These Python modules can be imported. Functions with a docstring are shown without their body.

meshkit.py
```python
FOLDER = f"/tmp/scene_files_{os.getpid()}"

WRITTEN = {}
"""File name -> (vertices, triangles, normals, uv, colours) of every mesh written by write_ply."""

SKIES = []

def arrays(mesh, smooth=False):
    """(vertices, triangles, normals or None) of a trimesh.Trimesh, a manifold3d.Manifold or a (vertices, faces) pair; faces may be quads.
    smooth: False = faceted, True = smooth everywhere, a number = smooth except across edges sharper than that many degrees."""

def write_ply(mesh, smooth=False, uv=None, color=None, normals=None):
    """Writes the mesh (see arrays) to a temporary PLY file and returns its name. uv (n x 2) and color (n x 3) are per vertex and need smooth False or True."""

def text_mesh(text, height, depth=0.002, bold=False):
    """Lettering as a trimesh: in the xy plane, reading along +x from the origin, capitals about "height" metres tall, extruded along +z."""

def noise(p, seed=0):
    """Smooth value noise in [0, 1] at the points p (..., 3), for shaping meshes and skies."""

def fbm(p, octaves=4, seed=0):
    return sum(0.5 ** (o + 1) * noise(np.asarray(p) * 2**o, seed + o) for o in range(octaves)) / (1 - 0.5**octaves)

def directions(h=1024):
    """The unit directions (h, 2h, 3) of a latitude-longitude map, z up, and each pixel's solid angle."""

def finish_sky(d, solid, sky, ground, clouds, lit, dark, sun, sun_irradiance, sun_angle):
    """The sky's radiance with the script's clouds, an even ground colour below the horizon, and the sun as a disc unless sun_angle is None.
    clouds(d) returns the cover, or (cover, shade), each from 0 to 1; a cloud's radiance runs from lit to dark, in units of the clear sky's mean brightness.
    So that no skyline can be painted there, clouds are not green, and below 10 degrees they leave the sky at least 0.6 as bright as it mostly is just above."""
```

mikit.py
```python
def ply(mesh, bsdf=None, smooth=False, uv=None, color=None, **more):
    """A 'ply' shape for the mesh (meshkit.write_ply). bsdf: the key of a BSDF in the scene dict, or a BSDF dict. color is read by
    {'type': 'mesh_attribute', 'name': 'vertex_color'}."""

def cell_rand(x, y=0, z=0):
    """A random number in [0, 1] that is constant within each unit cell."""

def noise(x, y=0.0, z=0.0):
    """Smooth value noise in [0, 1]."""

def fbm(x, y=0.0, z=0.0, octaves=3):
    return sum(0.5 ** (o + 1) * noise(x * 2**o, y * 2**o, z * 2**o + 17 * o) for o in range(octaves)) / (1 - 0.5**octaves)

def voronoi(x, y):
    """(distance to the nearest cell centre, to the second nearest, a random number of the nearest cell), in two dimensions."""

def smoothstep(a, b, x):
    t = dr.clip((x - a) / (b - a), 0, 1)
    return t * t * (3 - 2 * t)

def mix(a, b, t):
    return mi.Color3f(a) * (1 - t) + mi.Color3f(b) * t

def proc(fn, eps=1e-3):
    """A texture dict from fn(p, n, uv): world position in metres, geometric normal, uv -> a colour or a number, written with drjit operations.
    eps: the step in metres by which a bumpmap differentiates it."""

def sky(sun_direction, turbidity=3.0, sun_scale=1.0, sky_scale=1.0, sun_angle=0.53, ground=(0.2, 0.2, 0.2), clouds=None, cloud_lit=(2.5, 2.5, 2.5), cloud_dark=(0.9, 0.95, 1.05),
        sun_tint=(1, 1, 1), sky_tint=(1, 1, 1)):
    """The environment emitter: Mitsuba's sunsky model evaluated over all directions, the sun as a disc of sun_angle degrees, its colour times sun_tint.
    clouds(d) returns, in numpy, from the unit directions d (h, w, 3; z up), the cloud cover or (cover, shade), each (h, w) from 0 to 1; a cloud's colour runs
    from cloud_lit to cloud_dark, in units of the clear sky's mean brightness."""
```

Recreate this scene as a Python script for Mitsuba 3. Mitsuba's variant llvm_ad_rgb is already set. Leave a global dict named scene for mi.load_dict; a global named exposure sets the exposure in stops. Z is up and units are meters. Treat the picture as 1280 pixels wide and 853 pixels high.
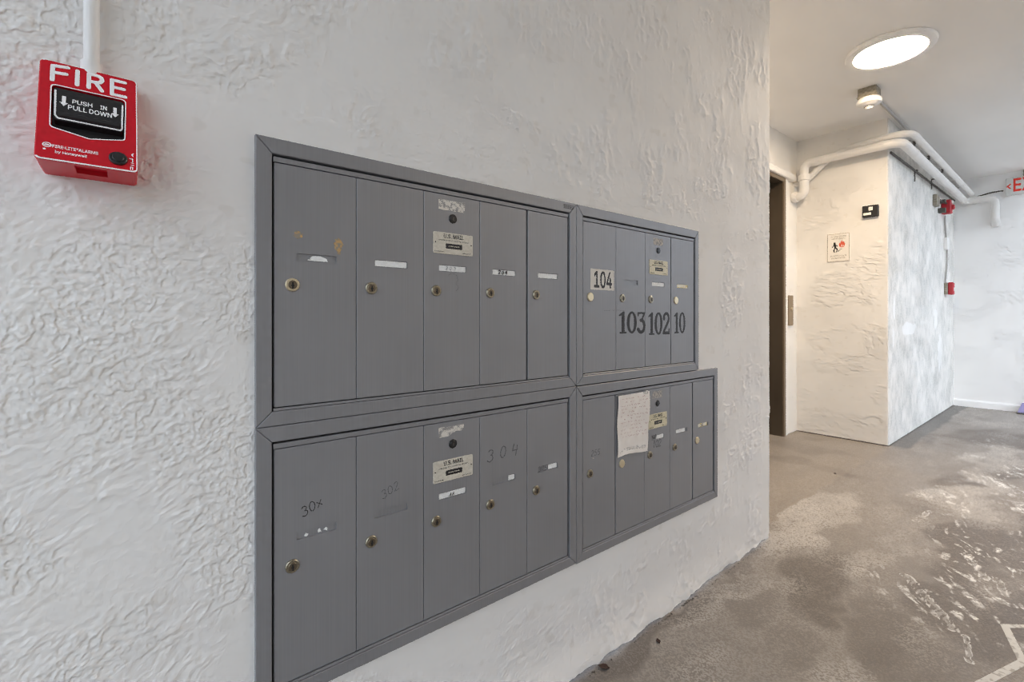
import math
import numpy as np
import drjit as dr
import trimesh
import manifold3d as m3
import mitsuba as mi
import mikit
import meshkit
from mikit import proc, noise, fbm, smoothstep, mix, voronoi
from shapely.geometry import LineString, Polygon, Point, box as sbox
from shapely.ops import unary_union
from shapely import affinity

T = mi.ScalarTransform4f
scene, labels = {}, {}
# World: x runs along the mailbox wall (away from the camera), y to the left into that wall, z up. Metres.
# ------------------------------------------------------------------ camera, sky, lights, exposure
EYE = (0.0, 0.0, 0.95)
FWD = (0.63120, 0.77562, 0.0)
scene['camera'] = {'type': 'perspective', 'fov': 2 * math.degrees(math.atan(640 / 590)), 'fov_axis': 'x',
                   'principal_point_offset_y': (426.5 - 397.0) / 853.0,
                   'to_world': T().look_at(origin=EYE, target=[EYE[0] + FWD[0], EYE[1] + FWD[1], EYE[2]], up=[0, 0, 1]),
                   'near_clip': 0.02, 'far_clip': 100.0}


def clouds(d):
    n = meshkit.fbm(d * np.array([3.0, 3.0, 7.0]) + 5.0, 4, 3)
    return np.clip((n - 0.30) * 4, 0, 1) * 0.92, np.clip((n - 0.45) * 1.6, 0, 0.6)


scene['sky'] = mikit.sky((-0.35, -0.72, 0.60), turbidity=3.5, sun_scale=0.0, sky_scale=1.0, ground=(0.42, 0.40, 0.37), clouds=clouds,
                         cloud_lit=(1.75, 1.90, 2.14), cloud_dark=(1.1, 1.2, 1.38))
exposure = 3.5
LAMP = [12.6, 9.9, 6.9]          # the disc lights on the ceiling


# ------------------------------------------------------------------ helpers
def add(key, mesh, mat, smooth=False, **kw):
    scene[key] = mikit.ply(mesh, mat, smooth, **kw)
    return key


def numbered(base, taken):
    if base not in taken:
        taken.add(base)
        return base
    i = 1
    while f'{base}_{i:03d}' in taken:
        i += 1
    taken.add(f'{base}_{i:03d}')
    return f'{base}_{i:03d}'


TAKEN = set()


def key_of(name, parent=None):
    return numbered((parent + '__' if parent else '') + name, TAKEN)


def tag(key, label, cat, group=None):
    labels[key] = {'label': label, 'category': cat}
    if group:
        labels[key]['group'] = group


def struct(key):
    TAKEN.add(key)
    labels[key] = {'kind': 'structure'}
    return key


def box(x0, x1, y0, y1, z0, z1, b=0.0):
    if b <= 0:
        return trimesh.creation.box(bounds=[[x0, y0, z0], [x1, y1, z1]])
    pts = []
    for x, sx in ((x0, 1), (x1, -1)):
        for y, sy in ((y0, 1), (y1, -1)):
            for z, sz in ((z0, 1), (z1, -1)):
                pts += [(x, y + sy * b, z + sz * b), (x + sx * b, y, z + sz * b), (x + sx * b, y + sy * b, z)]
    return trimesh.Trimesh(pts).convex_hull


def hull(pts):
    return trimesh.Trimesh(np.asarray(pts, float)).convex_hull


def cat(ms):
    return trimesh.util.concatenate([m for m in ms if m is not None])


def tube(points, r, seg=14, cap=True):
    """A round tube along a polyline."""
    P = np.asarray(points, float)
    t = np.gradient(P, axis=0)
    t /= np.linalg.norm(t, axis=1, keepdims=True)
    up = np.array([0.31, 0.17, 0.93])
    n = np.cross(t[0], up)
    n /= np.linalg.norm(n)
    rings = []
    for p, d in zip(P, t):
        n = n - d * (n @ d)
        n /= np.linalg.norm(n)
        b = np.cross(d, n)
        a = np.arange(seg) * 2 * np.pi / seg
        rings.append(p + r * (np.cos(a)[:, None] * n + np.sin(a)[:, None] * b))
    V = np.vstack(rings)
    k = len(P)
    F = []
    for i in range(k - 1):
        for j in range(seg):
            a, b2 = i * seg + j, i * seg + (j + 1) % seg
            F += [[a, b2, b2 + seg], [a, b2 + seg, a + seg]]
    if cap:
        V = np.vstack([V, P[0], P[-1]])
        for j in range(seg):
            F += [[len(V) - 2, (j + 1) % seg, j], [len(V) - 1, (k - 1) * seg + j, (k - 1) * seg + (j + 1) % seg]]
    return trimesh.Trimesh(V, F, process=False)


def bend(points, radii, n=9):
    """Polyline with its inner corners rounded."""
    P = [np.asarray(p, float) for p in points]
    out = [P[0]]
    for i in range(1, len(P) - 1):
        a, b, c = P[i - 1], P[i], P[i + 1]
        r = radii[i - 1] if isinstance(radii, (list, tuple)) else radii
        u, v = (a - b) / np.linalg.norm(a - b), (c - b) / np.linalg.norm(c - b)
        for t in np.linspace(0, 1, n):
            out.append(b + u * r * (1 - t) ** 2 + v * r * t ** 2)
    return out + [P[-1]]


def cyl(p0, p1, r, seg=24, bevel=0.0, r2=None):
    p0, p1 = np.asarray(p0, float), np.asarray(p1, float)
    h = np.linalg.norm(p1 - p0)
    r2 = r if r2 is None else r2
    prof = [[0, 0], [r, 0], [r2, h], [0, h]] if bevel <= 0 else [[0, 0], [r, 0], [r2, h - bevel], [r2 - bevel, h], [0, h]]
    m = trimesh.creation.revolve(np.array(prof), sections=seg)
    m.apply_transform(trimesh.geometry.align_vectors([0, 0, 1], (p1 - p0) / h))
    m.apply_translation(p0)
    return m


def extrude(poly, depth):
    polys = [g for g in getattr(poly, 'geoms', [poly]) if g.area > 1e-10]
    return cat([trimesh.creation.extrude_polygon(g, depth, engine='earcut') for g in polys])


# drawing planes: local (x right, y up, z out of the surface)
def on_left(mesh, s, y, z):
    """On a surface facing -y, read along +x."""
    M = np.eye(4)
    M[:3, :3] = np.array([[1, 0, 0], [0, 0, -1], [0, 1, 0]])
    M[:3, 3] = (s, y, z)
    mesh = mesh.copy()
    mesh.apply_transform(M)
    return mesh


def on_front(mesh, x, y, z):
    """On a surface facing -x, read along -y."""
    M = np.eye(4)
    M[:3, :3] = np.array([[0, 0, -1], [-1, 0, 0], [0, 1, 0]])
    M[:3, 3] = (x, y, z)
    mesh = mesh.copy()
    mesh.apply_transform(M)
    return mesh


def text(s, width, height, depth=0.0004, bold=False):
    """Lettering fitted into width x height from the local origin."""
    m = meshkit.text_mesh(s, 1.0, 0.05, bold)
    lo, hi = m.bounds
    m.apply_translation([-lo[0], -lo[1], 0])
    m.apply_scale([width / (hi[0] - lo[0]), height / (hi[1] - lo[1]), depth / 0.05])
    return m


def strokes(lines, w, depth=0.0004, scale=(1, 1), round_=True):
    """Pen strokes (polylines in a unit box scaled up) as thin lettering."""
    g = unary_union([LineString([(x * scale[0], y * scale[1]) for x, y in l]).buffer(w / 2, cap_style=1 if round_ else 2, quad_segs=4) for l in lines])
    return extrude(g, depth)


def arc(cx, cy, rx, ry, a0, a1, n=14):
    a = np.radians(np.linspace(a0, a1, n))
    return [(cx + rx * math.cos(t), cy + ry * math.sin(t)) for t in a]


# ------------------------------------------------------------------ materials
def rgb(*c):
    return {'type': 'rgb', 'value': list(c)}


def mat(key, color, rough=0.6, spec=0.5, metal=0.0, bump=None, bump_scale=0.001, **kw):
    color = rgb(*color) if isinstance(color, (tuple, list)) else color
    b = {'type': 'principled', 'base_color': color, 'roughness': rough, 'specular': spec, 'metallic': metal, **kw}
    if bump is not None:
        b = {'type': 'bumpmap', 'arbitrary': bump, 'scale': bump_scale, 'bsdf': b}
    scene[key] = {'type': 'twosided', 'bsdf': b}


def stucco_color(p, n, uv):
    v = fbm(p.x * 3, p.y * 3, p.z * 3, 3)
    s = fbm(p.x * 40, p.y * 40, p.z * 40, 2)
    c = mix((0.70, 0.68, 0.65), (0.78, 0.765, 0.735), v)
    low = smoothstep(0.68, 0.76, fbm(p.x * 24 + 3, p.y * 24, p.z * 24, 3))
    return mix(c, (0.56, 0.52, 0.46), 0.35 * low * s)


def stucco_relief(p, n, uv):
    """Skip-trowel plaster: ragged ridges and islands, smooth between."""
    wx, wy, wz = noise(p.x * 9, p.y * 9, p.z * 9) * 0.05, noise(p.x * 9 + 40, p.y * 9, p.z * 9) * 0.05, noise(p.x * 9, p.y * 9 + 70, p.z * 9) * 0.05
    x, y, z = p.x + wx, p.y + wy, p.z + wz
    m = smoothstep(0.40, 0.62, fbm(x * 5, y * 5, z * 5, 2))
    f = fbm(x * 40, y * 40, z * 30, 3)
    r = 1 - dr.abs(2 * f - 1)
    ridge = smoothstep(0.78, 1.0, r)
    fine = fbm(p.x * 150, p.y * 150, p.z * 150, 2)
    return m * ridge * 3.0 + smoothstep(0.5, 0.56, f) * m * 1.2 + 0.5 * fbm(x * 12, y * 12, z * 12, 2) + 0.25 * fine


def fine_relief(p, n, uv):
    m = smoothstep(0.44, 0.60, fbm(p.x * 8 + 3, p.y * 8, p.z * 8, 2))
    r = smoothstep(0.72, 0.98, 1 - dr.abs(2 * fbm(p.x * 85, p.y * 85, p.z * 60, 2) - 1))
    return r * (0.25 + m) * 1.1 + fbm(p.x * 260, p.y * 260, p.z * 200, 2) * 0.5


mat('stucco_near', proc(stucco_color), 0.72, 0.2, bump=proc(fine_relief, 0.0012), bump_scale=0.0012)
mat('stucco', proc(stucco_color), 0.7, 0.2, bump=proc(stucco_relief, 0.003), bump_scale=0.0017)


def white_color(p, n, uv):
    return mix((0.84, 0.84, 0.835), (0.90, 0.90, 0.895), fbm(p.x * 3, p.y * 3, p.z * 3, 3))  # whiter than the other plaster: daylight brightness of the end wall put into colour


mat('stucco_white', proc(white_color), 0.6, 0.3, bump=proc(stucco_relief, 0.003), bump_scale=0.0018)


def patched_color(p, n, uv):
    """The corridor side of the block: mottled grey-white paint, greyed further to pass for dimmer light, with whiter touched-up blots."""
    c = stucco_color(p, n, uv)
    w = noise(p.x * 18, 0, p.z * 18) * 0.12
    d = mi.Float(0)
    for cx, cz, rx, rz in ((4.95, 0.86, 0.22, 0.045), (4.50, 1.02, 0.03, 0.07), (4.47, 0.80, 0.02, 0.06), (6.2, 0.60, 0.10, 0.16), (6.0, 0.95, 0.06, 0.08)):
        e = dr.sqrt(dr.square((p.x - cx) / rx) + dr.square((p.z - cz) / rz))
        d = dr.maximum(d, smoothstep(1.25, 0.95, e + w * 6 - 0.35))
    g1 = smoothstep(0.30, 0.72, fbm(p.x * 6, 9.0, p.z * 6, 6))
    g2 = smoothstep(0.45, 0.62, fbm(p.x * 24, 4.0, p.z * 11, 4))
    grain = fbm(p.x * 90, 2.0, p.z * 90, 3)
    c = mix(c, (0.47, 0.475, 0.455), dr.clip(0.50 * g1 + 0.30 * g2, 0, 1) * (0.35 + 1.0 * grain))  # grey mottle: uneven old paint, plus tone painted in to dim this side
    return mix(c, (0.80, 0.80, 0.79), 0.75 * d * smoothstep(4.36, 4.40, p.x))


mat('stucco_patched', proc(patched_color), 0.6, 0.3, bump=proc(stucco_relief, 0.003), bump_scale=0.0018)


def ceiling_relief(p, n, uv):
    return fbm(p.x * 18, p.y * 30, 0, 3) + 0.5 * fbm(p.x * 60, p.y * 60, 2.0, 2)


mat('ceiling_paint', proc(lambda p, n, uv: mix((0.74, 0.73, 0.71), (0.82, 0.81, 0.79), fbm(p.x * 2, p.y * 4, 0, 3))), 0.7, 0.2, bump=proc(ceiling_relief, 0.003), bump_scale=0.003)


def floor_mix(p):
    """(dark stain cover, pale worn cover, white paint scuffs with painted glare) of the concrete."""
    wx = (fbm(p.x * 4, p.y * 4, 3.0, 3) - 0.5) * 0.5
    wy = (fbm(p.x * 4 + 31, p.y * 4, 5.0, 3) - 0.5) * 0.35
    x, y = p.x + wx, p.y + wy
    dark, pale = mi.Float(0), mi.Float(0)
    for cx, cy, rx, ry, k in ((1.95, 0.62, 0.30, 0.10, 1.0), (2.75, 0.30, 0.45, 0.13, 1.0), (2.15, 0.22, 0.30, 0.14, 0.9), (1.75, 0.40, 0.28, 0.12, 0.7), (1.45, 0.62, 0.15, 0.05, 0.55), (1.62, 0.70, 0.10, 0.06, 0.5),
                              (1.25, 0.82, 0.45, 0.05, 0.8), (1.85, 0.86, 0.30, 0.05, 0.8), (3.65, 0.55, 0.25, 0.12, 0.7), (5.3, 0.5, 0.35, 0.35, 0.9), (4.2, 0.35, 0.3, 0.08, 0.8), (3.4, 1.15, 0.12, 0.3, 0.5), (3.0, 0.10, 0.6, 0.14, 0.8),
                              (4.9, 0.75, 0.35, 0.07, 0.6), (3.1, 0.62, 0.2, 0.07, 0.5), (1.5, 0.25, 0.4, 0.15, 0.6), (3.9, 1.3, 0.2, 0.3, 0.6)):
        e = dr.square((x - cx) / rx) + dr.square((y - cy) / ry)
        dark = dr.maximum(dark, k * smoothstep(1.5, 0.4, e))
    for cx, cy, rx, ry, k in ((2.55, 0.80, 0.55, 0.12, 1.0), (1.55, 0.80, 0.3, 0.06, 0.5), (3.55, 0.38, 0.6, 0.12, 1.0), (4.6, 0.40, 0.5, 0.12, 0.9), (1.35, 0.45, 0.25, 0.13, 0.5), (2.3, 0.52, 0.35, 0.07, 0.6), (6.3, 0.6, 0.5, 0.3, 0.6)):
        e = dr.square((x - cx) / rx) + dr.square((y - cy) / ry)
        pale = dr.maximum(pale, k * smoothstep(1.6, 0.3, e))
    g = 0.35 * fbm(p.x * 60, p.y * 60, 1.0, 3) + 0.65 * smoothstep(0.25, 0.75, fbm(p.x * 240, p.y * 240, 1.0, 2))
    dark = dr.clip(dark * 1.15 + (fbm(p.x * 4, p.y * 8, 8.0, 5) - 0.52) * 1.5, 0, 1) * smoothstep(0.15, 0.60, g + dark * 0.35)
    pale = dr.clip(pale + (fbm(p.x * 5 + 9, p.y * 9, 2.0, 5) - 0.54) * 1.5, 0, 1) * smoothstep(0.20, 0.75, g + pale * 0.25)
    # white paint dragged and sprayed about, plus floor glare painted in further off, in broken streaks that run slantwise over the corridor
    u, v = p.x * 0.92 + p.y * 0.39, -p.x * 0.39 + p.y * 0.92
    st = 0.55 * fbm(u * 9, v * 60 + (fbm(p.x * 9, p.y * 9, 12.0, 2) - 0.5) * 4.0, 4.0, 4) + 0.45 * fbm(p.x * 26, p.y * 26, 14.0, 4)
    zone = smoothstep(0.66, 0.25, y) * smoothstep(1.75, 2.2, x) * smoothstep(5.8, 4.6, x)
    patch = smoothstep(0.46, 0.60, fbm(p.x * 3 + 5, p.y * 7, 6.0, 3) + 0.12 * smoothstep(3.0, 3.8, x))
    speck = smoothstep(0.35, 0.65, fbm(p.x * 120, p.y * 120, 7.0, 2))
    scuff_glare = smoothstep(0.53, 0.66, st) * zone * patch * (0.25 + 0.75 * speck)
    # one long narrow smear
    for ax, ay, bx, by, wd in ((2.22, 0.43, 1.95, 0.265, 0.016), (2.60, 0.315, 2.42, 0.245, 0.014), (3.05, 0.50, 2.85, 0.52, 0.010), (2.45, 0.22, 2.33, 0.19, 0.010), (1.93, 0.235, 1.80, 0.215, 0.008)):
        dx, dy = bx - ax, by - ay
        L2 = dx * dx + dy * dy
        px_, py_ = p.x + (fbm(p.x * 50, p.y * 50, 2.0, 3) - 0.5) * 0.020, p.y + (fbm(p.x * 50, p.y * 50, 9.0, 3) - 0.5) * 0.020
        t = dr.clip(((px_ - ax) * dx + (py_ - ay) * dy) / L2, 0, 1)
        e = dr.sqrt(dr.square(px_ - ax - t * dx) + dr.square(py_ - ay - t * dy))
        rim = smoothstep(1.25, 1.0, e / wd) * (0.35 + 0.65 * smoothstep(0.5, 0.9, e / wd))
        scuff_glare = dr.maximum(scuff_glare, rim * smoothstep(0.36, 0.62, fbm(p.x * 60, p.y * 160, 5.0, 3)) * 0.75)
    return dark, pale, scuff_glare, g


def floor_color(p, n, uv):
    dark, pale, scuff_glare, g = floor_mix(p)
    inside = smoothstep(0.935, 0.95, p.y + (noise(p.x * 14, 3.0) - 0.5) * 0.03) * smoothstep(2.1, 2.2, p.x)      # the recess was left unpainted: browner slab
    c = mix((0.178, 0.157, 0.138), (0.288, 0.260, 0.233), g)
    c = mix(c, mix((0.205, 0.178, 0.150), (0.295, 0.260, 0.225), g), inside)
    c = mix(c, mix((0.085, 0.071, 0.060), (0.165, 0.140, 0.122), g), dark * 0.85 * (1 - 0.45 * inside))
    c = mix(c, mix((0.34, 0.312, 0.282), (0.48, 0.450, 0.415), g), pale * 0.8 * (1 - inside))
    c = mix(c, (0.72, 0.705, 0.68), scuff_glare * 0.9)
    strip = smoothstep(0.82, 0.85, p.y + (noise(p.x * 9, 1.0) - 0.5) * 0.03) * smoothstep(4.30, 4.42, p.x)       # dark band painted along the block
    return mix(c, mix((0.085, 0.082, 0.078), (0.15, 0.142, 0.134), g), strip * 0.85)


def floor_rough(p, n, uv):
    return 0.34 + 0.30 * fbm(p.x * 5, p.y * 9, 3.0, 4)


def floor_relief(p, n, uv):
    return fbm(p.x * 30, p.y * 30, 0.0, 3) + 0.6 * fbm(p.x * 130, p.y * 130, 0.0, 2)


mat('concrete', proc(floor_color), proc(floor_rough), 0.5, bump=proc(floor_relief, 0.002), bump_scale=0.0016)


def grained(c0, c1):
    def fn(p, n, uv):
        g = fbm(p.x * 700, p.y * 200, p.z * 5, 2)
        b = fbm(p.x * 9, p.y * 9, p.z * 7, 3)
        return mix(c0, c1, 0.55 * g + 0.45 * b)
    return fn


def aluminium(key, c0, c1):
    mat(key, proc(grained(c0, c1)), 0.42, 0.5, 0.25, bump=proc(lambda p, n, uv: fbm(p.x * 900, 0.0, p.z * 4, 2), 0.0006), bump_scale=0.00006)


aluminium('grey_frame', (0.205, 0.205, 0.212), (0.265, 0.265, 0.273))
aluminium('grey_door', (0.215, 0.215, 0.222), (0.275, 0.275, 0.283))
mat('brass', proc(lambda p, n, uv: mix((0.20, 0.175, 0.125), (0.48, 0.44, 0.34), noise(p.x * 500, p.y * 500, p.z * 500))), 0.32, 0.5, 0.9)
mat('dark_brass', (0.17, 0.14, 0.10), 0.38, 0.5, 0.8)
mat('pale_brass', (0.62, 0.53, 0.36), 0.35, 0.5, 0.7)
mat('keyhole_black', (0.010, 0.009, 0.008), 0.6)
mat('black_plastic', (0.012, 0.012, 0.013), 0.35)
mat('card_white', proc(lambda p, n, uv: mix((0.70, 0.70, 0.68), (0.82, 0.82, 0.80), noise(p.x * 300, p.y, p.z * 300))), 0.6)
mat('card_yellow', proc(lambda p, n, uv: mix((0.74, 0.70, 0.58), (0.72, 0.55, 0.16), smoothstep(0.62, 0.75, noise(p.x * 160, 0.0, p.z * 160)))), 0.6)
mat('plate_cream', proc(lambda p, n, uv: mix((0.50, 0.46, 0.38), (0.60, 0.56, 0.48), noise(p.x * 260, p.y, p.z * 260))), 0.45)
mat('plate_yellow', proc(lambda p, n, uv: mix((0.52, 0.46, 0.30), (0.62, 0.56, 0.40), noise(p.x * 260, p.y, p.z * 260))), 0.45)


def residue_color(p, n, uv):
    k = noise(p.x * 220, p.y, p.z * 160) * 0.6 + noise(p.x * 600, p.y, p.z * 600) * 0.4
    return mix((0.26, 0.25, 0.24), (0.62, 0.58, 0.52), smoothstep(0.30, 0.62, k))


mat('tape_residue', proc(residue_color), 0.6)
mat('tape_residue_faint', proc(lambda p, n, uv: mix((0.25, 0.24, 0.23), (0.42, 0.38, 0.33), smoothstep(0.30, 0.7, noise(p.x * 240, p.y, p.z * 160)))), 0.6)
mat('rust_stain', proc(lambda p, n, uv: mix((0.27, 0.23, 0.18), (0.46, 0.29, 0.12), smoothstep(0.35, 0.7, noise(p.x * 260, p.y, p.z * 260)))), 0.7)
mat('ink_black', (0.014, 0.013, 0.013), 0.55)
mat('ink_faint', (0.10, 0.10, 0.105), 0.6)
mat('ink_red', (0.46, 0.26, 0.22), 0.7)
mat('sticker_tan', (0.60, 0.56, 0.50), 0.5)
mat('paper', proc(lambda p, n, uv: mix((0.70, 0.64, 0.58), (0.80, 0.75, 0.69), fbm(p.x * 60, p.y * 60, p.z * 60, 2))), 0.8)
mat('alarm_red', (0.52, 0.008, 0.018), 0.36, 0.3)
mat('far_red', (0.42, 0.02, 0.03), 0.4)
mat('alarm_white', (0.80, 0.79, 0.79), 0.45)
mat('pvc_white', proc(lambda p, n, uv: mix((0.68, 0.665, 0.64), (0.76, 0.75, 0.73), fbm(p.x * 14, p.y * 14, p.z * 14, 3))), 0.4, 0.5)
mat('conduit_grey', (0.42, 0.41, 0.39), 0.4, 0.5, 0.4)
mat('strap_dark', (0.10, 0.095, 0.085), 0.5, 0.5, 0.5)
mat('galvanised', proc(lambda p, n, uv: mix((0.20, 0.18, 0.14), (0.40, 0.37, 0.31), noise(p.x * 90, p.y * 90, p.z * 90))), 0.45, 0.5, 0.6)
mat('white_plastic', (0.76, 0.755, 0.74), 0.4)
mat('door_brown', proc(lambda p, n, uv: mix((0.055, 0.042, 0.030), (0.085, 0.066, 0.047), fbm(p.x * 5, p.y * 5, p.z * 3, 3))), 0.45, 0.4)
mat('frame_brown', (0.15, 0.115, 0.08), 0.45)
mat('bronze_plate', (0.27, 0.21, 0.145), 0.4, 0.5, 0.4)
mat('sign_cream', (0.74, 0.71, 0.66), 0.5)
mat('sign_grey', (0.36, 0.33, 0.28), 0.5)
mat('flame_red', (0.62, 0.10, 0.05), 0.5)
mat('exit_grey', (0.62, 0.62, 0.60), 0.5)
mat('exit_red', (0.75, 0.05, 0.03), 0.5)
mat('purple_rubber', (0.27, 0.245, 0.44), 0.7)
mat('leaf_brown', (0.040, 0.018, 0.012), 0.7)
mat('dirt', (0.06, 0.05, 0.04), 0.9)
mat('road_paint', proc(lambda p, n, uv: mix((0.36, 0.345, 0.315), (0.55, 0.54, 0.51), smoothstep(0.25, 0.5, fbm(p.x * 90, p.y * 90, 0, 2)))), 0.6)
scene['lamp_face'] = {'type': 'diffuse', 'reflectance': rgb(0.7, 0.7, 0.7)}

# ------------------------------------------------------------------ structure
CEIL = 2.42
WALL = 0.878          # plaster of the mailbox wall
WEND = 2.16           # where it turns into the recess
BACK = 1.56           # back of the recess, with the lift door
FRONT = 4.34          # the block's face towards the camera
SIDE = 0.945          # the block's face along the corridor
END = 6.94


def np_ridge(p, seed):
    f = meshkit.fbm(p, 3, seed)
    return 1 - np.abs(2 * f - 1)


def wall_relief(s, z):
    """Height (m) of the skip-trowel plaster above its plane."""
    sm = lambda a, b, x: (lambda t: t * t * (3 - 2 * t))(np.clip((x - a) / (b - a), 0, 1))
    P = np.stack([s, z, 0 * s], -1)
    w = np.stack([meshkit.fbm(P * 22, 2, 5), meshkit.fbm(P * 22 + 50, 2, 6), 0 * s], -1) - 0.5
    Q = P + w * 0.030
    c, d = 0.83, 0.56                                            # near the camera the trowel ran slantwise, further on upright
    slant = np.stack([Q[..., 0] * c + Q[..., 1] * d, (-Q[..., 0] * d + Q[..., 1] * c) * 1.5, Q[..., 2]], -1)
    upright = np.stack([Q[..., 0] * 1.25, Q[..., 1] * 0.55, Q[..., 2] + 7.0], -1)
    vert = sm(0.30, 0.60, s + 0.7 * (z - 1.0) + 0.8 * (meshkit.fbm(P * 4, 2, 91) - 0.5))
    m = sm(0.44, 0.58, meshkit.fbm(P * 7 + 3, 3, 11))            # where the plaster was left rough
    brk = sm(0.42, 0.60, meshkit.fbm(P * 26 + 8, 2, 13))         # ridges come in broken lengths
    mixd = 0
    for Q, share in ((slant * 1.75, (1 - vert) * 0.54), (upright * 1.45, vert * 1.0)):
        r1 = sm(0.86, 0.97, np_ridge(Q * 17, 21)) * brk
        r2 = sm(0.72, 0.95, np_ridge(Q * 44 + 9, 31)) * sm(0.44, 0.58, meshkit.fbm(P * 40 + 2, 2, 15))
        # torn edges of the skim: steps along ragged outlines
        t1 = sm(0.500, 0.522, meshkit.fbm(Q * 13 + 1, 5, 41))
        t2 = sm(0.555, 0.580, meshkit.fbm(Q * 21 + 4, 5, 43))
        t3 = sm(0.560, 0.600, meshkit.fbm(Q * 36 + 4, 4, 47))
        mixd = mixd + share * (0.0014 * r1 * (0.3 + 0.7 * m) + 0.0014 * r2 * (0.10 + 0.9 * m) + 0.0010 * t1 * (0.4 + 0.6 * m) + 0.0010 * t2 * (0.3 + 0.7 * m) + 0.0012 * t3 * (0.12 + 0.88 * m))
    near_box = np.maximum(np.maximum(np.maximum(0.163 - s, s - 1.68), np.maximum(0.292 - z, z - 1.2525)), 0)
    calm = sm(0.020, 0.075, near_box)
    h = calm * mixd * 1.15 + 0.0012 * meshkit.fbm(P * 9, 2, 51) + 0.0005 * meshkit.fbm(P * 110, 2, 61)
    return h


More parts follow.
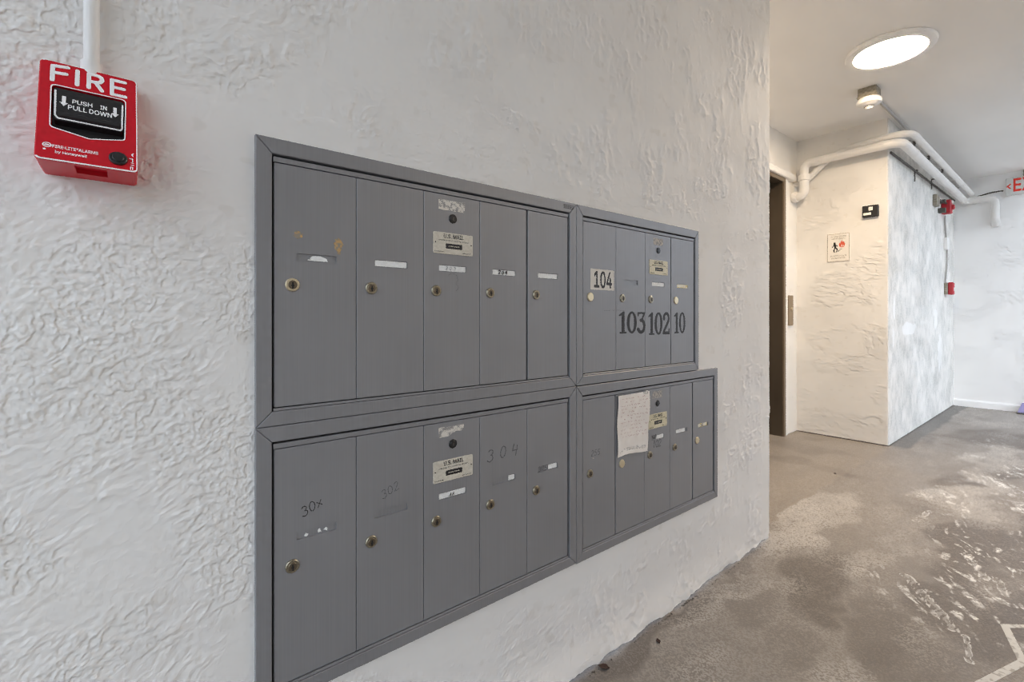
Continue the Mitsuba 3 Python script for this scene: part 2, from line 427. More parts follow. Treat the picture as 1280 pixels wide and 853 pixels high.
def build_wall_left():
    # columns run along the wall, round the corner, then into the recess
    ss, s = [], -0.30
    while s < WEND - 0.03:
        ss.append(s)
        s += 0.0021 + 0.0026 * max(0, s + 0.13)
    ss = np.array(ss)
    R = 0.025
    a = np.linspace(0, np.pi / 2, 9)
    cx = np.concatenate([ss, WEND - R + R * np.sin(a), np.full(6, WEND)])
    cy = np.concatenate([np.full(len(ss), WALL), WALL + R - R * np.cos(a), np.linspace(WALL + R + 0.02, BACK + 0.1, 6)])
    nx = np.concatenate([np.zeros(len(ss)), np.sin(a), np.ones(6)])
    ny = np.concatenate([-np.ones(len(ss)), -np.cos(a), np.zeros(6)])
    u = np.concatenate([[0], np.cumsum(np.hypot(np.diff(cx), np.diff(cy)))]) - 0.30
    zz = np.concatenate([[0.004], np.arange(0.008, 0.25, 0.0035), np.arange(0.25, 1.45, 0.0021), np.arange(1.45, CEIL - 0.001, 0.004), [CEIL]])
    U, Z = np.meshgrid(u, zz, indexing='ij')
    h = wall_relief(U, Z)
    sarr = np.minimum(cx, WEND)[:, None]
    flare = 0.022 * np.clip((2.05 - sarr) / 1.0, 0, 1) * np.exp(-(np.maximum(Z, 0) / 0.060) ** 2)
    crag = (meshkit.fbm(np.stack([U * 16, Z * 20, 0 * U], -1), 3, 71) - 0.5) * np.exp(-Z / 0.02) * 0.020
    h = h + flare + crag
    X = cx[:, None] + nx[:, None] * h + 0 * Z
    Y = cy[:, None] + ny[:, None] * h + 0 * Z
    Zz = Z + np.where(Z < 0.006, (meshkit.fbm(np.stack([U * 22, 0 * U, 0 * U], -1), 3, 77) - 0.35) * 0.018, 0)
    V = np.stack([X, Y, Zz], -1).reshape(-1, 3)
    nu, nz = U.shape
    i, j = np.meshgrid(np.arange(nu - 1), np.arange(nz - 1), indexing='ij')
    sm_, zm = (cx[i] + cx[i + 1]) / 2, (zz[j] + zz[j + 1]) / 2
    cut = (((sm_ > 0.174) & (sm_ < 1.537) & (zm > 0.304) & (zm < 1.241)) | ((sm_ > 1.5) & (sm_ < 1.664) & (zm > 0.304) & (zm < 0.752))) & (cy[i] < WALL + 0.001)
    i, j = i[~cut], j[~cut]
    A = i * nz + j
    F = np.concatenate([np.stack([A, A + nz, A + nz + 1], -1), np.stack([A, A + nz + 1, A + 1], -1)])
    # drop unused vertices
    used = np.unique(F)
    remap = np.zeros(len(V), int)
    remap[used] = np.arange(len(used))
    return V[used], remap[F]


add(struct('wall_left'), build_wall_left(), 'stucco_near', True)
# the rest of the same wall behind the camera, plain
add(struct('wall_left_rear'), box(-1.6, -0.29, WALL - 0.001, 1.1, 0, CEIL), 'stucco')
add(struct('floor'), box(-3.5, 7.6, -1.9, 2.2, -0.2, 0.0), 'concrete')
add(struct('ceiling'), cat([box(-0.92, 3.2, -1.35, 2.2, CEIL, CEIL + 0.2), box(3.2, 7.2, 0.05, 2.2, CEIL, CEIL + 0.2)]), 'ceiling_paint')
# recess: back wall with the door opening
DOOR0, DOOR1, DTOP = 3.08, 4.045, 2.03
recess = cat([box(WEND - 0.05, DOOR0, BACK, BACK + 0.30, 0, CEIL), box(DOOR1 + 0.03, FRONT + 0.05, BACK, BACK + 0.30, 0.003, CEIL), box(DOOR0, DOOR1 + 0.03, BACK, BACK + 0.30, DTOP + 0.03, CEIL)])
add(struct('wall_recess'), recess, 'stucco')
# the block between recess and corridor end: slightly rounded arris
blk = Polygon([(FRONT, BACK + 0.3), (FRONT, SIDE + 0.012)] + [(FRONT + 0.012 - 0.012 * math.cos(t), SIDE + 0.012 - 0.012 * math.sin(t)) for t in np.linspace(0, np.pi / 2, 5)] + [(END + 0.02, SIDE), (END + 0.02, BACK + 0.3)])
bm = trimesh.creation.extrude_polygon(blk, CEIL - 0.006, engine='earcut')
bm.apply_translation([0, 0, 0.006])
fc = bm.triangles_center
side = (fc[:, 1] < SIDE + 0.006)
add(struct('wall_block'), bm.submesh([np.nonzero(~side)[0]], append=True), 'stucco', 30)
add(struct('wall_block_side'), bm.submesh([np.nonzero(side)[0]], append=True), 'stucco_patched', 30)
add(struct('wall_end'), box(END, END + 0.25, -1.9, SIDE + 0.6, 0.0, CEIL), 'stucco_white')
add(struct('trim_1'), hull([(END - t, y, z) for y in (-1.9, SIDE) for t, z in ((0, 0), (0.022, 0), (0.018, 0.06), (0, 0.075))]), 'stucco_white')
# corridor's other wall, outside the frame: open behind the camera's right and again before the end wall
add(struct('wall_right'), box(-0.75, 3.2, -1.35, -1.15, 0, CEIL), 'stucco')

# door frame and leaf in the recess
d1 = struct('door_1')
fr = cat([box(DOOR1, DOOR1 + 0.035, BACK - 0.014, BACK + 0.17, 0, DTOP + 0.03), box(DOOR0 - 0.035, DOOR0, BACK - 0.014, BACK + 0.17, 0, DTOP + 0.03), box(DOOR0 - 0.035, DOOR1 + 0.035, BACK - 0.014, BACK + 0.17, DTOP, DTOP + 0.035)])
add(d1 + '__frame', cat([box(DOOR1 + 0.001, DOOR1 + 0.035, BACK - 0.016, BACK - 0.002, 0, DTOP + 0.03, 0.002), box(DOOR0 - 0.035, DOOR0, BACK - 0.016, BACK - 0.002, 0, DTOP + 0.03, 0.002), box(DOOR0 - 0.035, DOOR1 + 0.035, BACK - 0.016, BACK - 0.002, DTOP, DTOP + 0.033, 0.002)]), 'frame_brown')
add(d1 + '__reveal', cat([box(DOOR1, DOOR1 + 0.028, BACK - 0.002, BACK + 0.20, 0, DTOP), box(DOOR0 - 0.028, DOOR0, BACK - 0.002, BACK + 0.20, 0, DTOP), box(DOOR0, DOOR1, BACK - 0.002, BACK + 0.20, DTOP, DTOP + 0.028)]), 'door_brown')
add(d1 + '__leaf', cat([box(DOOR0, (DOOR0 + DOOR1) / 2 - 0.002, BACK + 0.16, BACK + 0.195, 0.004, DTOP, 0.002), box((DOOR0 + DOOR1) / 2 + 0.002, DOOR1, BACK + 0.16, BACK + 0.195, 0.004, DTOP, 0.002)]), 'door_brown')
add(struct('trim_2'), box(DOOR0 - 0.1, 4.25, BACK - 0.035, BACK + 0.01, 2.062, 2.115, 0.006), 'pvc_white')
add(struct('trim_3'), box(DOOR1 + 0.036, DOOR1 + 0.085, BACK - 0.012, BACK + 0.01, 0.0, 2.062, 0.004), 'pvc_white')

# ------------------------------------------------------------------ mailbox units
FACE = 0.868


def seven(kind):
    """Stroke digits in a unit box (x 0..0.6, y 0..1)."""
    return {'0': [arc(0.3, 0.5, 0.28, 0.48, 0, 360, 20)],
            '1': [[(0.12, 0.8), (0.32, 1.0), (0.32, 0.0)]],
            '2': [arc(0.3, 0.72, 0.26, 0.27, 160, -30, 10) + [(0.02, 0.02), (0.6, 0.0)]],
            '3': [arc(0.27, 0.76, 0.25, 0.23, 150, -80, 10) + arc(0.27, 0.27, 0.3, 0.27, 80, -150, 12)],
            '4': [[(0.1, 1.0), (0.02, 0.42), (0.6, 0.46)], [(0.5, 0.85), (0.44, 0.0)]],
            '5': [[(0.55, 1.0), (0.12, 1.0), (0.08, 0.55)] + arc(0.27, 0.3, 0.3, 0.3, 95, -150, 12)],
            'x': [[(0.0, 0.6), (0.5, 0.1)], [(0.05, 0.05), (0.45, 0.65)]],
            'A': [[(0.0, 0.0), (0.25, 0.95), (0.5, 0.0)], [(0.1, 0.35), (0.42, 0.38)]],
            '.': [[(0.25, 0.0), (0.28, 0.04)]]}[kind]


def handwriting(word, height, w, slant=0.15, wobble=0.04, seed=0, track=0.78):
    r = np.random.default_rng(seed)
    out = []
    for i, ch in enumerate(word):
        if ch == ' ':
            continue
        dy = r.normal(0, wobble)
        for l in seven(ch):
            out.append([((i * track + x + slant * y) * height, (y + dy) * height + r.normal(0, 0.004) * height) for x, y in l])
    return strokes(out, w, 0.0003)


def serif_digits(word, width, height):
    """Condensed heavy-and-thin numerals, in the manner of house-number transfers."""
    g = []
    x = 0.0
    for ch in word:
        if ch == '1':
            s = unary_union([Polygon([(0.16, 0.03), (0.30, 0.03), (0.30, 1.0), (0.24, 1.0), (0.16, 0.93)]), sbox(0.05, 0, 0.41, 0.05), Polygon([(0.0, 0.80), (0.02, 0.86), (0.24, 1.0), (0.24, 0.92), (0.16, 0.86)])])
            adv = 0.46
        elif ch == '0':
            s = affinity.scale(Point(0.28, 0.5).buffer(1, 24), 0.28, 0.51).difference(affinity.scale(Point(0.28, 0.5).buffer(1, 24), 0.145, 0.44))
            adv = 0.60
        elif ch == '3':
            top = LineString([(0.06, 0.95), (0.45, 0.95), (0.27, 0.60)]).buffer(0.035, cap_style=2)
            bowl = LineString(arc(0.24, 0.31, 0.20, 0.29, 95, -140, 20)).buffer(0.062, cap_style=1)
            s = unary_union([top, bowl, Point(0.07, 0.16).buffer(0.075), sbox(0.04, 0.80, 0.09, 0.97)])
            adv = 0.56
        elif ch == '2':
            bowl = LineString(arc(0.27, 0.74, 0.19, 0.23, 170, -25, 16) + [(0.30, 0.42), (0.10, 0.16), (0.06, 0.06)]).buffer(0.055)
            s = unary_union([bowl, Point(0.10, 0.73).buffer(0.075), sbox(0.03, 0.0, 0.50, 0.11), sbox(0.45, 0.0, 0.51, 0.26)])
            adv = 0.56
        g.append(affinity.translate(s, x, 0))
        x += adv
    g = unary_union(g).buffer(0.013)
    x0, y0, x1, y1 = g.bounds
    return extrude(affinity.scale(affinity.translate(g, -x0, -y0), width / (x1 - x0), height / (y1 - y0), origin=(0, 0)), 0.0004)


def lock_meshes(s, z, y, r, blank):
    c = np.array([s, y, z])
    o = np.array([0, -1, 0])
    body = cyl(c + o * -0.004, c + o * 0.0034, r, 28, 0.0014)
    if blank:
        return body, None, None
    core = cyl(c + o * 0.002, c + o * 0.0046, r * 0.64, 24, 0.0008)
    hole = cat([box(s - 0.0013, s + 0.0013, y - 0.0050, y - 0.004, z - r * 0.56, z + r * 0.36), cyl(c + o * 0.004 + [0, 0, -r * 0.10], c + o * 0.00505 + [0, 0, -r * 0.10], 0.0025, 12)])
    return body, core, hole


def mailbox(label, s0, s1, z0, z1, n, pitch, doors, gaps, lockz, first_s):
    u = key_of('mailbox_unit')
    tag(u, label, 'mailbox')
    i0, i1 = first_s - 0.0036, first_s + n * pitch + 0.0048
    j0, j1 = z0 + 0.0245, z1 - 0.0268
    e = 0.00035
    for name, q in (('frame_bar', [(s0, z1), (s1, z1), (i1, j1), (i0, j1)]), ('frame_bar', [(s0, z0), (i0, j0), (i1, j0), (s1, z0)]),
                    ('frame_bar', [(s0, z0), (s0, z1), (i0, j1), (i0, j0)]), ('frame_bar', [(s1, z0), (i1, j0), (i1, j1), (s1, z1)])):
        g = Polygon(q).buffer(-e, join_style=2)
        b = Polygon(q).buffer(-e - 0.0010, join_style=2)
        m = extrude(g, 0.040)
        m.vertices[m.vertices[:, 2] > 0.02, :2] = m.vertices[m.vertices[:, 2] > 0.02, :2]
        # outer and inner edges eased by a small chamfer
        top = hull(np.vstack([np.column_stack([np.array(g.exterior.coords)[:-1], np.full(4, 0.039)]), np.column_stack([np.array(b.exterior.coords)[:-1], np.full(4, 0.040)]), np.column_stack([np.array(g.exterior.coords)[:-1], np.zeros(4)])]))
        add(key_of(name, u), on_left(top, 0, FACE + 0.040, 0), 'grey_frame')
    add(key_of('case', u), box(s0 + 0.013, s1 - 0.013, FACE + 0.060, FACE + 0.15, z0 + 0.013, z1 - 0.013), 'grey_frame')
    yd = FACE + 0.0035
    zt, zb = j1 - 0.0135, j0 + 0.0062
    add(key_of('header_strip', u), box(first_s - 0.0010, first_s + n * pitch + 0.0010, yd - 0.0005, yd + 0.045, zt + 0.0012, j1 - 0.0036, 0.0006), 'grey_frame')
    add(key_of('bottom_lip', u), box(first_s - 0.0010, first_s + n * pitch + 0.0010, yd - 0.0022, yd + 0.045, j0 + 0.0003, zb - 0.0016, 0.0006), 'grey_frame')
    for k, d in enumerate(doors):
        a, b = first_s + k * pitch + gaps.get(k, 0.0006), first_s + (k + 1) * pitch - gaps.get(k + 1, 0.0006)
        dk = key_of('door', u)
        m = box(a, b, yd, yd + 0.045, zb, zt, 0.0009)
        lo, hi = first_s + k * pitch + 0.036, first_s + k * pitch + 0.1045
        sz = lockz + 0.0487
        if d.get('slot', True):
            man = m3.Manifold(m3.Mesh(np.asarray(m.vertices, np.float32), np.asarray(m.faces, np.uint32)))
            cutm = m3.Manifold.cube([hi - lo, 0.0028 + 0.001, 0.0135]).translate([lo, yd - 0.001, sz - 0.0068])
            mm = (man - cutm).to_mesh()
            m = trimesh.Trimesh(mm.vert_properties[:, :3], mm.tri_verts, process=False)
        add(dk, m, 'grey_door')
        body, core, hole = lock_meshes(first_s + k * pitch + 0.0288, lockz, yd, 0.0122 if d.get('blank') else 0.0116, d.get('blank'))
        lk = key_of('lock', dk)
        add(lk, body, 'pale_brass' if d.get('blank') or d.get('bright') else 'brass', 30)
        if hole is not None:
            add(key_of('lock_core', dk), core, 'dark_brass', 30)
            add(key_of('keyhole', dk), hole, 'keyhole_black')
        c = d.get('card')
        if c:
            w0, w1, cm = c
            if cm == 'torn':
                pts = [(w0, -0.0045), (w0 + 0.004, 0.0005), (w0 + 0.011, 0.0042), (w0 + 0.022, 0.0046), (w1 - 0.003, 0.001), (w1, -0.0048)]
                cmesh = extrude(Polygon(pts), 0.0006)
                cm = 'card_white'
            elif cm == 'scraps':
                rr = np.random.default_rng(int(1000 * s0) + k)
                gs = []
                for _ in range(3):
                    cx, cy = rr.uniform(w0, w1), rr.uniform(-0.003, 0.002)
                    an = np.sort(rr.uniform(0, 2 * np.pi, 9))
                    gs.append(Polygon([(cx + rr.uniform(0.002, 0.0058) * math.cos(t), cy + rr.uniform(0.0015, 0.0048) * math.sin(t)) for t in an]).buffer(0))
                cmesh = extrude(unary_union(gs), 0.0006)
                cm = 'card_white'
            else:
                cmesh = extrude(sbox(w0, -0.0058, w1, 0.0058).buffer(-0.001).buffer(0.001), 0.0006)
            add(key_of('name_card', dk), on_left(cmesh, first_s + k * pitch, yd + 0.0022, sz), cm)
        for kind, mesh, mt, du, z in d.get('marks', []):
            add(key_of(kind, dk), on_left(mesh, first_s + k * pitch + du, yd, z), mt)
        if d.get('plate'):
            pl, rm = d['plate']
            pz = lockz + 0.0795
            g = sbox(0.0215, 0, 0.1215, 0.0455).buffer(-0.003).buffer(0.003)
            p0 = first_s + k * pitch
            add(key_of('mail_plate', dk), on_left(extrude(g, 0.0012), p0, yd, pz), pl)
            lines = [(text('U.S. MAIL', 0.050, 0.0095, 0.0004, True), 0.047, 0.0335), (text('APPROVED BY U.S. POSTAL SERVICE', 0.076, 0.0026), 0.034, 0.0275),
                     (text('COMPARTMENT', 0.024, 0.002), 0.025, 0.003), (text('MAILBOX', 0.022, 0.002), 0.094, 0.003), (strokes([[(0, 0), (0.0008, 0)]], 0.0026), 0.026, 0.0235), (strokes([[(0, 0), (0.0008, 0)]], 0.0026), 0.1165, 0.0235),
                     (extrude(sbox(0.052, 0.0115, 0.0935, 0.0225).buffer(-0.002).buffer(0.002), 0.0003), 0, 0)]
            add(key_of('mail_plate_lettering', dk), cat([on_left(m_, p0 + x, yd - 0.0011, pz + y) for m_, x, y in lines]), 'ink_black')
            add(key_of('mail_plate_strip', dk), on_left(strokes([[(0.0 + 0.0048 * i, 0), (0.0026 + 0.0048 * i, 0.0)] for i in range(6)], 0.0022, 0.0002, round_=False), p0 + 0.059, yd - 0.00135, pz + 0.0170), pl)
            c = np.array([p0 + 0.0700, yd, lockz + 0.1565])
            o = np.array([0, -1, 0])
            add(key_of('carrier_lock', dk), cat([cyl(c + o * -0.004, c + o * 0.0022, 0.0098, 28, 0.0008), cyl(c + o * 0.0015, c + o * 0.0034, 0.0070, 24, 0.0006)]), 'black_plastic', 30)
            add(key_of('carrier_keyhole', dk), box(c[0] - 0.0009, c[0] + 0.0009, yd - 0.0037, yd - 0.003, c[2] - 0.004, c[2] + 0.003), 'strap_dark')
            rr = np.random.default_rng(int(100 * s0) + 7)
            w, h = (0.066, 0.0235)
            pts = [(x, rr.uniform(0, 0.0016)) for x in np.linspace(0, w, 12)] + [(x, h - rr.uniform(0, 0.0016)) for x in np.linspace(w, 0, 12)]
            if rm == 'torn':
                pts = [(x, 0.0015 + max(0, x - 0.022) * 0.35 * (0.5 + rr.uniform(0, 0.9))) for x in np.linspace(0, w * 0.95, 14)] + [(x, h - rr.uniform(0, 0.002)) for x in np.linspace(w * 0.97, 0, 12)]
            if rm == 'faint':
                pts = [(x * 0.8 + 0.008, y) for x, y in pts]
            add(key_of('tape_residue', dk), on_left(extrude(Polygon(pts), 0.0003), p0 + 0.035, yd, lockz + 0.1725), 'tape_residue_faint' if rm == 'faint' else 'tape_residue')
    return u


def blot(rx, rz, seed, n=22):
    r = np.random.default_rng(seed)
    return extrude(Polygon([(rx * (0.75 + 0.45 * r.random()) * math.cos(t), rz * (0.75 + 0.45 * r.random()) * math.sin(t)) for t in np.linspace(0, 2 * np.pi, n, endpoint=False)]), 0.0003)


W = (0.0370, 0.1035)
UPZ, LOZ = 1.0063, 0.5207
m_ul = mailbox('grey five-door mailbox unit at upper left, directly above the one numbered in pen', 0.1625, 0.9285, 0.7668, 1.2526, 5, 0.1415, [
    dict(bright=True, card=(0.054, 0.090, 'torn'), marks=[('rust_stain', blot(0.0078, 0.0066, 3), 'rust_stain', 0.0385, UPZ + 0.0875), ('rust_stain', blot(0.0078, 0.0125, 4), 'rust_stain', 0.1080, UPZ + 0.076), ('rust_stain', blot(0.0035, 0.0045, 5), 'rust_stain', 0.109, UPZ + 0.0625), ('handwriting', handwriting('2', 0.0045, 0.0006), 'ink_faint', 0.056, UPZ + 0.0465)]),
    dict(card=(*W, 'card_white')),
    dict(card=(*W, 'card_white'), plate=('plate_cream', 'plain'), marks=[('handwriting', handwriting('203', 0.0068, 0.0008, seed=2, track=1.5), 'ink_faint', 0.052, UPZ + 0.0455), ('pen_scribble', strokes([arc(0.07, 0.028, 0.011, 0.005, 190, -20, 10) + [(0.083, 0.02), (0.078, 0.012), (0.085, 0.004), (0.079, -0.004)]], 0.0006, 0.0002), 'ink_faint', 0.0, UPZ + 0.005)]),
    dict(card=(*W, 'card_white'), marks=[('handwriting', handwriting('204', 0.0080, 0.0017, seed=3, track=1.25), 'ink_black', 0.053, UPZ + 0.0448)]),
    dict(card=(*W, 'card_white')),
], {4: 0.0028}, UPZ, 0.1912)

m_ll = mailbox('grey five-door mailbox unit at lower left with 301 and 304 pen-written on its doors', 0.1625, 0.9285, 0.2925, 0.7664, 5, 0.1415, [
    dict(card=(0.048, 0.098, 'scraps')),
    dict(card=None),
    dict(card=(0.036, 0.103, 'card_white'), plate=('plate_cream', 'torn'), marks=[('handwriting', handwriting('.A.A', 0.0072, 0.0011, slant=0.3, seed=7, track=0.5), 'ink_black', 0.058, LOZ + 0.0452)]),
    dict(card=(0.084, 0.102, 'card_white'), marks=[('handwriting', handwriting('304', 0.027, 0.0021, seed=8, track=1.35), 'ink_faint', 0.020, LOZ + 0.1000)]),
    dict(card=(0.072, 0.102, 'card_white'), marks=[('handwriting', handwriting('305', 0.012, 0.0012, seed=9, track=0.9), 'ink_faint', 0.036, LOZ + 0.0440)]),
], {}, LOZ, 0.1912)


def tilt(mesh, deg, x, y):
    mesh.apply_transform(trimesh.transformations.rotation_matrix(math.radians(deg), [0, 0, 1]))
    mesh.apply_translation([x, y, 0])
    return mesh


# the two slanted pen numbers of the lower unit
for dk, word, hgt, w, x, y, ink in (('mailbox_unit_001__door', '30x', 0.017, 0.0013, 0.046, 0.6005, 'ink_black'), ('mailbox_unit_001__door_001', '302', 0.0165, 0.0010, 0.052, 0.5960, 'ink_faint')):
    base = 0.1912 + (0 if dk.endswith('door') else 0.1415)
    add(dk + '__handwriting', on_left(tilt(handwriting(word, hgt, w, 0.2, 0.05, 5, 0.80), 22, x, 0), base, FACE + 0.0035, y), ink)

m_ur = mailbox('grey four-door mailbox unit marked with large black 103, 102 and 10 and a 104 sticker', 0.9290, 1.5485, 0.7668, 1.2526, 4, 0.1410, [
    dict(blank=True, slot=False, card=None, marks=[('number_sticker', extrude(sbox(0, 0, 0.101, 0.058).buffer(-0.002).buffer(0.002), 0.0005), 'sticker_tan', 0.030, 1.0270), ('number_lettering', text('104', 0.076, 0.0475, 0.0008, True), 'ink_black', 0.045, 1.0325)]),
    dict(card=None, marks=[('number_decal', serif_digits('103', 0.130, 0.068), 'ink_black', 0.0125, 0.9000), ('scratch', strokes([[(-0.055, 0), (0.012, 0.001), (0.04, 0)]], 0.0007), 'ink_faint', 0.0, 0.970)]),
    dict(card=(*W, 'card_white'), plate=('plate_yellow', 'faint'), marks=[('number_decal', serif_digits('102', 0.117, 0.073), 'ink_black', 0.0165, 0.8945)]),
    dict(card=(0.026, 0.108, 'card_yellow'), blank=True, marks=[('number_decal', serif_digits('10', 0.068, 0.071), 'ink_black', 0.0190, 0.8965)]),
], {3: 0.0018}, UPZ, 0.9575)

m_lr = mailbox('grey five-door mailbox unit at lower right with a paper notice taped over one door', 0.9290, 1.6810, 0.2905, 0.7650, 5, 0.1395, [
    dict(slot=False, card=None, marks=[('handwriting', handwriting('255', 0.015, 0.0012, seed=12, track=0.9), 'ink_faint', 0.034, LOZ + 0.046), ('paint_fleck', blot(0.004, 0.0025, 8), 'tape_residue', 0.042, LOZ + 0.040)]),
    dict(slot=False, card=None, blank=True),
    dict(card=(0.064, 0.106, 'card_white'), plate=('plate_yellow', 'faint'), marks=[('handwriting', handwriting('103', 0.012, 0.0014, seed=13), 'ink_black', 0.037, LOZ + 0.0455), ('handwriting', handwriting('102', 0.022, 0.0024, seed=14, track=0.7), 'ink_faint', 0.044, LOZ + 0.0180)]),
    dict(card=(0.037, 0.092, 'card_white')),
    dict(card=(0.037, 0.098, 'card_yellow'), blank=True, marks=[('handwriting', handwriting('105', 0.008, 0.0011, seed=15), 'ink_faint', 0.052, LOZ + 0.045)]),
], {1: 0.0020, 4: 0.0030}, LOZ, 0.9560)
# maker's print on the first unit's frame
pr = cat([on_left(strokes([[(x, -0.004 * r_), (x + 0.006, -0.004 * r_)] for x in np.arange(0, 0.034, 0.0075)], 0.0024, 0.0002, round_=False), 0.880, FACE, 1.2445) for r_ in range(3)])
add(key_of('small_print', m_ul), pr, 'ink_black')

# ------------------------------------------------------------------ the paper notice on the lower right unit
pn = key_of('paper_notice')


def paper_point(a, b):
    """a 0..1 along the sheet, b 0..1 up it -> point; limp sheet with a curled far edge."""
    s = (1.0975 + 0.004 * b) + a * (0.1365 + 0.0130 * b) + 0.002 * np.sin(b * 9) * (1 - a)
    z = 0.5440 + b * (0.1775 + 0.001 * a) + 0.003 * np.sin(a * 5) * (1 - b)
    y = FACE - 0.0008 - 0.0035 * np.abs(np.sin(b * 5.0 + a)) * (0.3 + a * 0.7) - 0.006 * a ** 6 * (0.4 + 0.6 * np.sin(b * 3.1)) - 0.003 * (1 - b) ** 6
    return np.stack([s, y, z], -1)


A, B = np.meshgrid(np.linspace(0, 1, 25), np.linspace(0, 1, 31), indexing='ij')
pv = paper_point(A, B).reshape(-1, 3)
nA, nB = A.shape
ii, jj = np.meshgrid(np.arange(nA - 1), np.arange(nB - 1), indexing='ij')
q = (ii * nB + jj).ravel()
pf = np.concatenate([np.stack([q, q + nB, q + nB + 1], -1), np.stack([q, q + nB + 1, q + 1], -1)])
k = len(pv)
add(pn + '__sheet', (np.vstack([pv, pv + [0, 0.0004, 0]]), np.vstack([pf, pf[:, ::-1] + k])), 'paper', True)
tag(pn, 'pinkish white handwritten paper sheet taped over the second door of the lower right mailbox unit', 'paper notice')
r = np.random.default_rng(4)


def ink_lines(rows, seed):
    rr = np.random.default_rng(seed)
    V, F = [], []
    for b0 in rows:
        a0 = rr.uniform(0.06, 0.12)
        while a0 < 0.90:
            L = rr.uniform(0.03, 0.10)
            if rr.random() < 0.8:
                n = 7
                t = np.linspace(0, 1, n)
                a, b = a0 + t * L, b0 + 0.012 * np.sin(t * rr.uniform(9, 16) + rr.uniform(0, 6)) + rr.normal(0, 0.003, n)
                p, p2 = paper_point(a, b), paper_point(a, b + 0.007)
                o = np.array([0, -0.0005, 0])
                i0 = len(V)
                V += list(p + o) + list(p2 + o)
                F += [[i0 + i, i0 + i + 1, i0 + n + i + 1] for i in range(n - 1)] + [[i0 + i, i0 + n + i + 1, i0 + n + i] for i in range(n - 1)]
            a0 += L + rr.uniform(0.02, 0.05)
    return np.array(V), np.array(F)


add(pn + '__handwriting', ink_lines(np.linspace(0.30, 0.93, 12), 3), 'ink_red')
labels[pn + '__handwriting'] = {'label': 'faint reddish handwritten lines on the sheet', 'kind': 'stuff'}
add(pn + '__handwriting_001', ink_lines([0.07, 0.10], 8), 'ink_faint')
add(pn + '__tape', hull([paper_point(np.array(a), np.array(b)) + np.array([0, o, 0]) for a, b in ((0.80, 0.96), (0.94, 0.96), (0.80, 1.02), (0.94, 1.02)) for o in (-0.0006, -0.0001)]), 'tape_residue')

# ------------------------------------------------------------------ fire alarm pull station
fa = key_of('fire_alarm_pull_station')
tag(fa, 'red fire alarm pull station lettered FIRE on the white wall left of the mailboxes', 'fire alarm')
AW, ATOP, ABOT = 0.0975, np.array([-0.0873, 0.850, 1.2830]), np.array([-0.0873, 0.797, 1.1410])
up = ATOP - ABOT
AL = np.linalg.norm(up)
up /= AL
nrm = np.cross([1.0, 0, 0], up)
FM = np.eye(4)
FM[:3, 0], FM[:3, 1], FM[:3, 2], FM[:3, 3] = (1, 0, 0), up, nrm, ABOT


def on_alarm(mesh, a=0.0, b=0.0, h=0.0):
    mesh = mesh.copy()
    mesh.apply_translation([a, b, h])
    mesh.apply_transform(FM)
    return mesh


def rrect(x0, y0, x1, y1, rad):
    return sbox(x0, y0, x1, y1).buffer(-rad).buffer(rad, quad_segs=5)


face = np.array(rrect(0, 0, AW, AL, 0.005).exterior.coords)[:-1]
face_in = np.array(rrect(0.0012, 0.0012, AW - 0.0012, AL - 0.0012, 0.004).exterior.coords)[:-1]
fp = trimesh.transform_points(np.column_stack([face, np.full(len(face), -0.0012)]), FM)
fp2 = trimesh.transform_points(np.column_stack([face_in, np.zeros(len(face_in))]), FM)
back = fp.copy()
back[:, 1] = WALL - 0.0005
back[:, 2] = np.clip(back[:, 2] + 0.000, ABOT[2] - 0.001, ATOP[2] - 0.004)
def solid(m):
    return m3.Manifold(m3.Mesh(np.asarray(m.vertices, np.float32), np.asarray(m.faces, np.uint32)))


def ab(pts):
    return [(a * AW, b * AL) for a, b in pts]


panel = Polygon(ab([(0.124, 0.747), (0.866, 0.747), (0.858, 0.318), (0.505, 0.268), (0.131, 0.325)])).buffer(-0.004).buffer(0.004, quad_segs=5)
notch = box(-0.0873 + 0.36 * AW, -0.0873 + 0.68 * AW, 0.806, 0.846, ABOT[2] - 0.01, ABOT[2] + 0.006)
bodym = solid(hull(np.vstack([fp, fp2, back]))) - solid(on_alarm(extrude(panel, 0.03), h=-0.012)) - solid(notch)
bmesh = bodym.to_mesh()
add(fa + '__body', trimesh.Trimesh(bmesh.vert_properties[:, :3], bmesh.tri_verts, process=False), 'alarm_red', 25)
edge = rrect(0.0003, 0.0003, AW - 0.0003, AL - 0.0003, 0.005).difference(rrect(0.0022, 0.0022, AW - 0.0016, AL - 0.0012, 0.004)).difference(sbox(-1, AL - 0.0013, 1, 1)).difference(sbox(-1, 0.004, 0.003, 1))
add(fa + '__face_edge', on_alarm(extrude(edge, 0.0006), h=-0.0003), 'alarm_white')
labels[fa + '__face_edge'] = {'label': 'thin white line along the lower and right edge'}


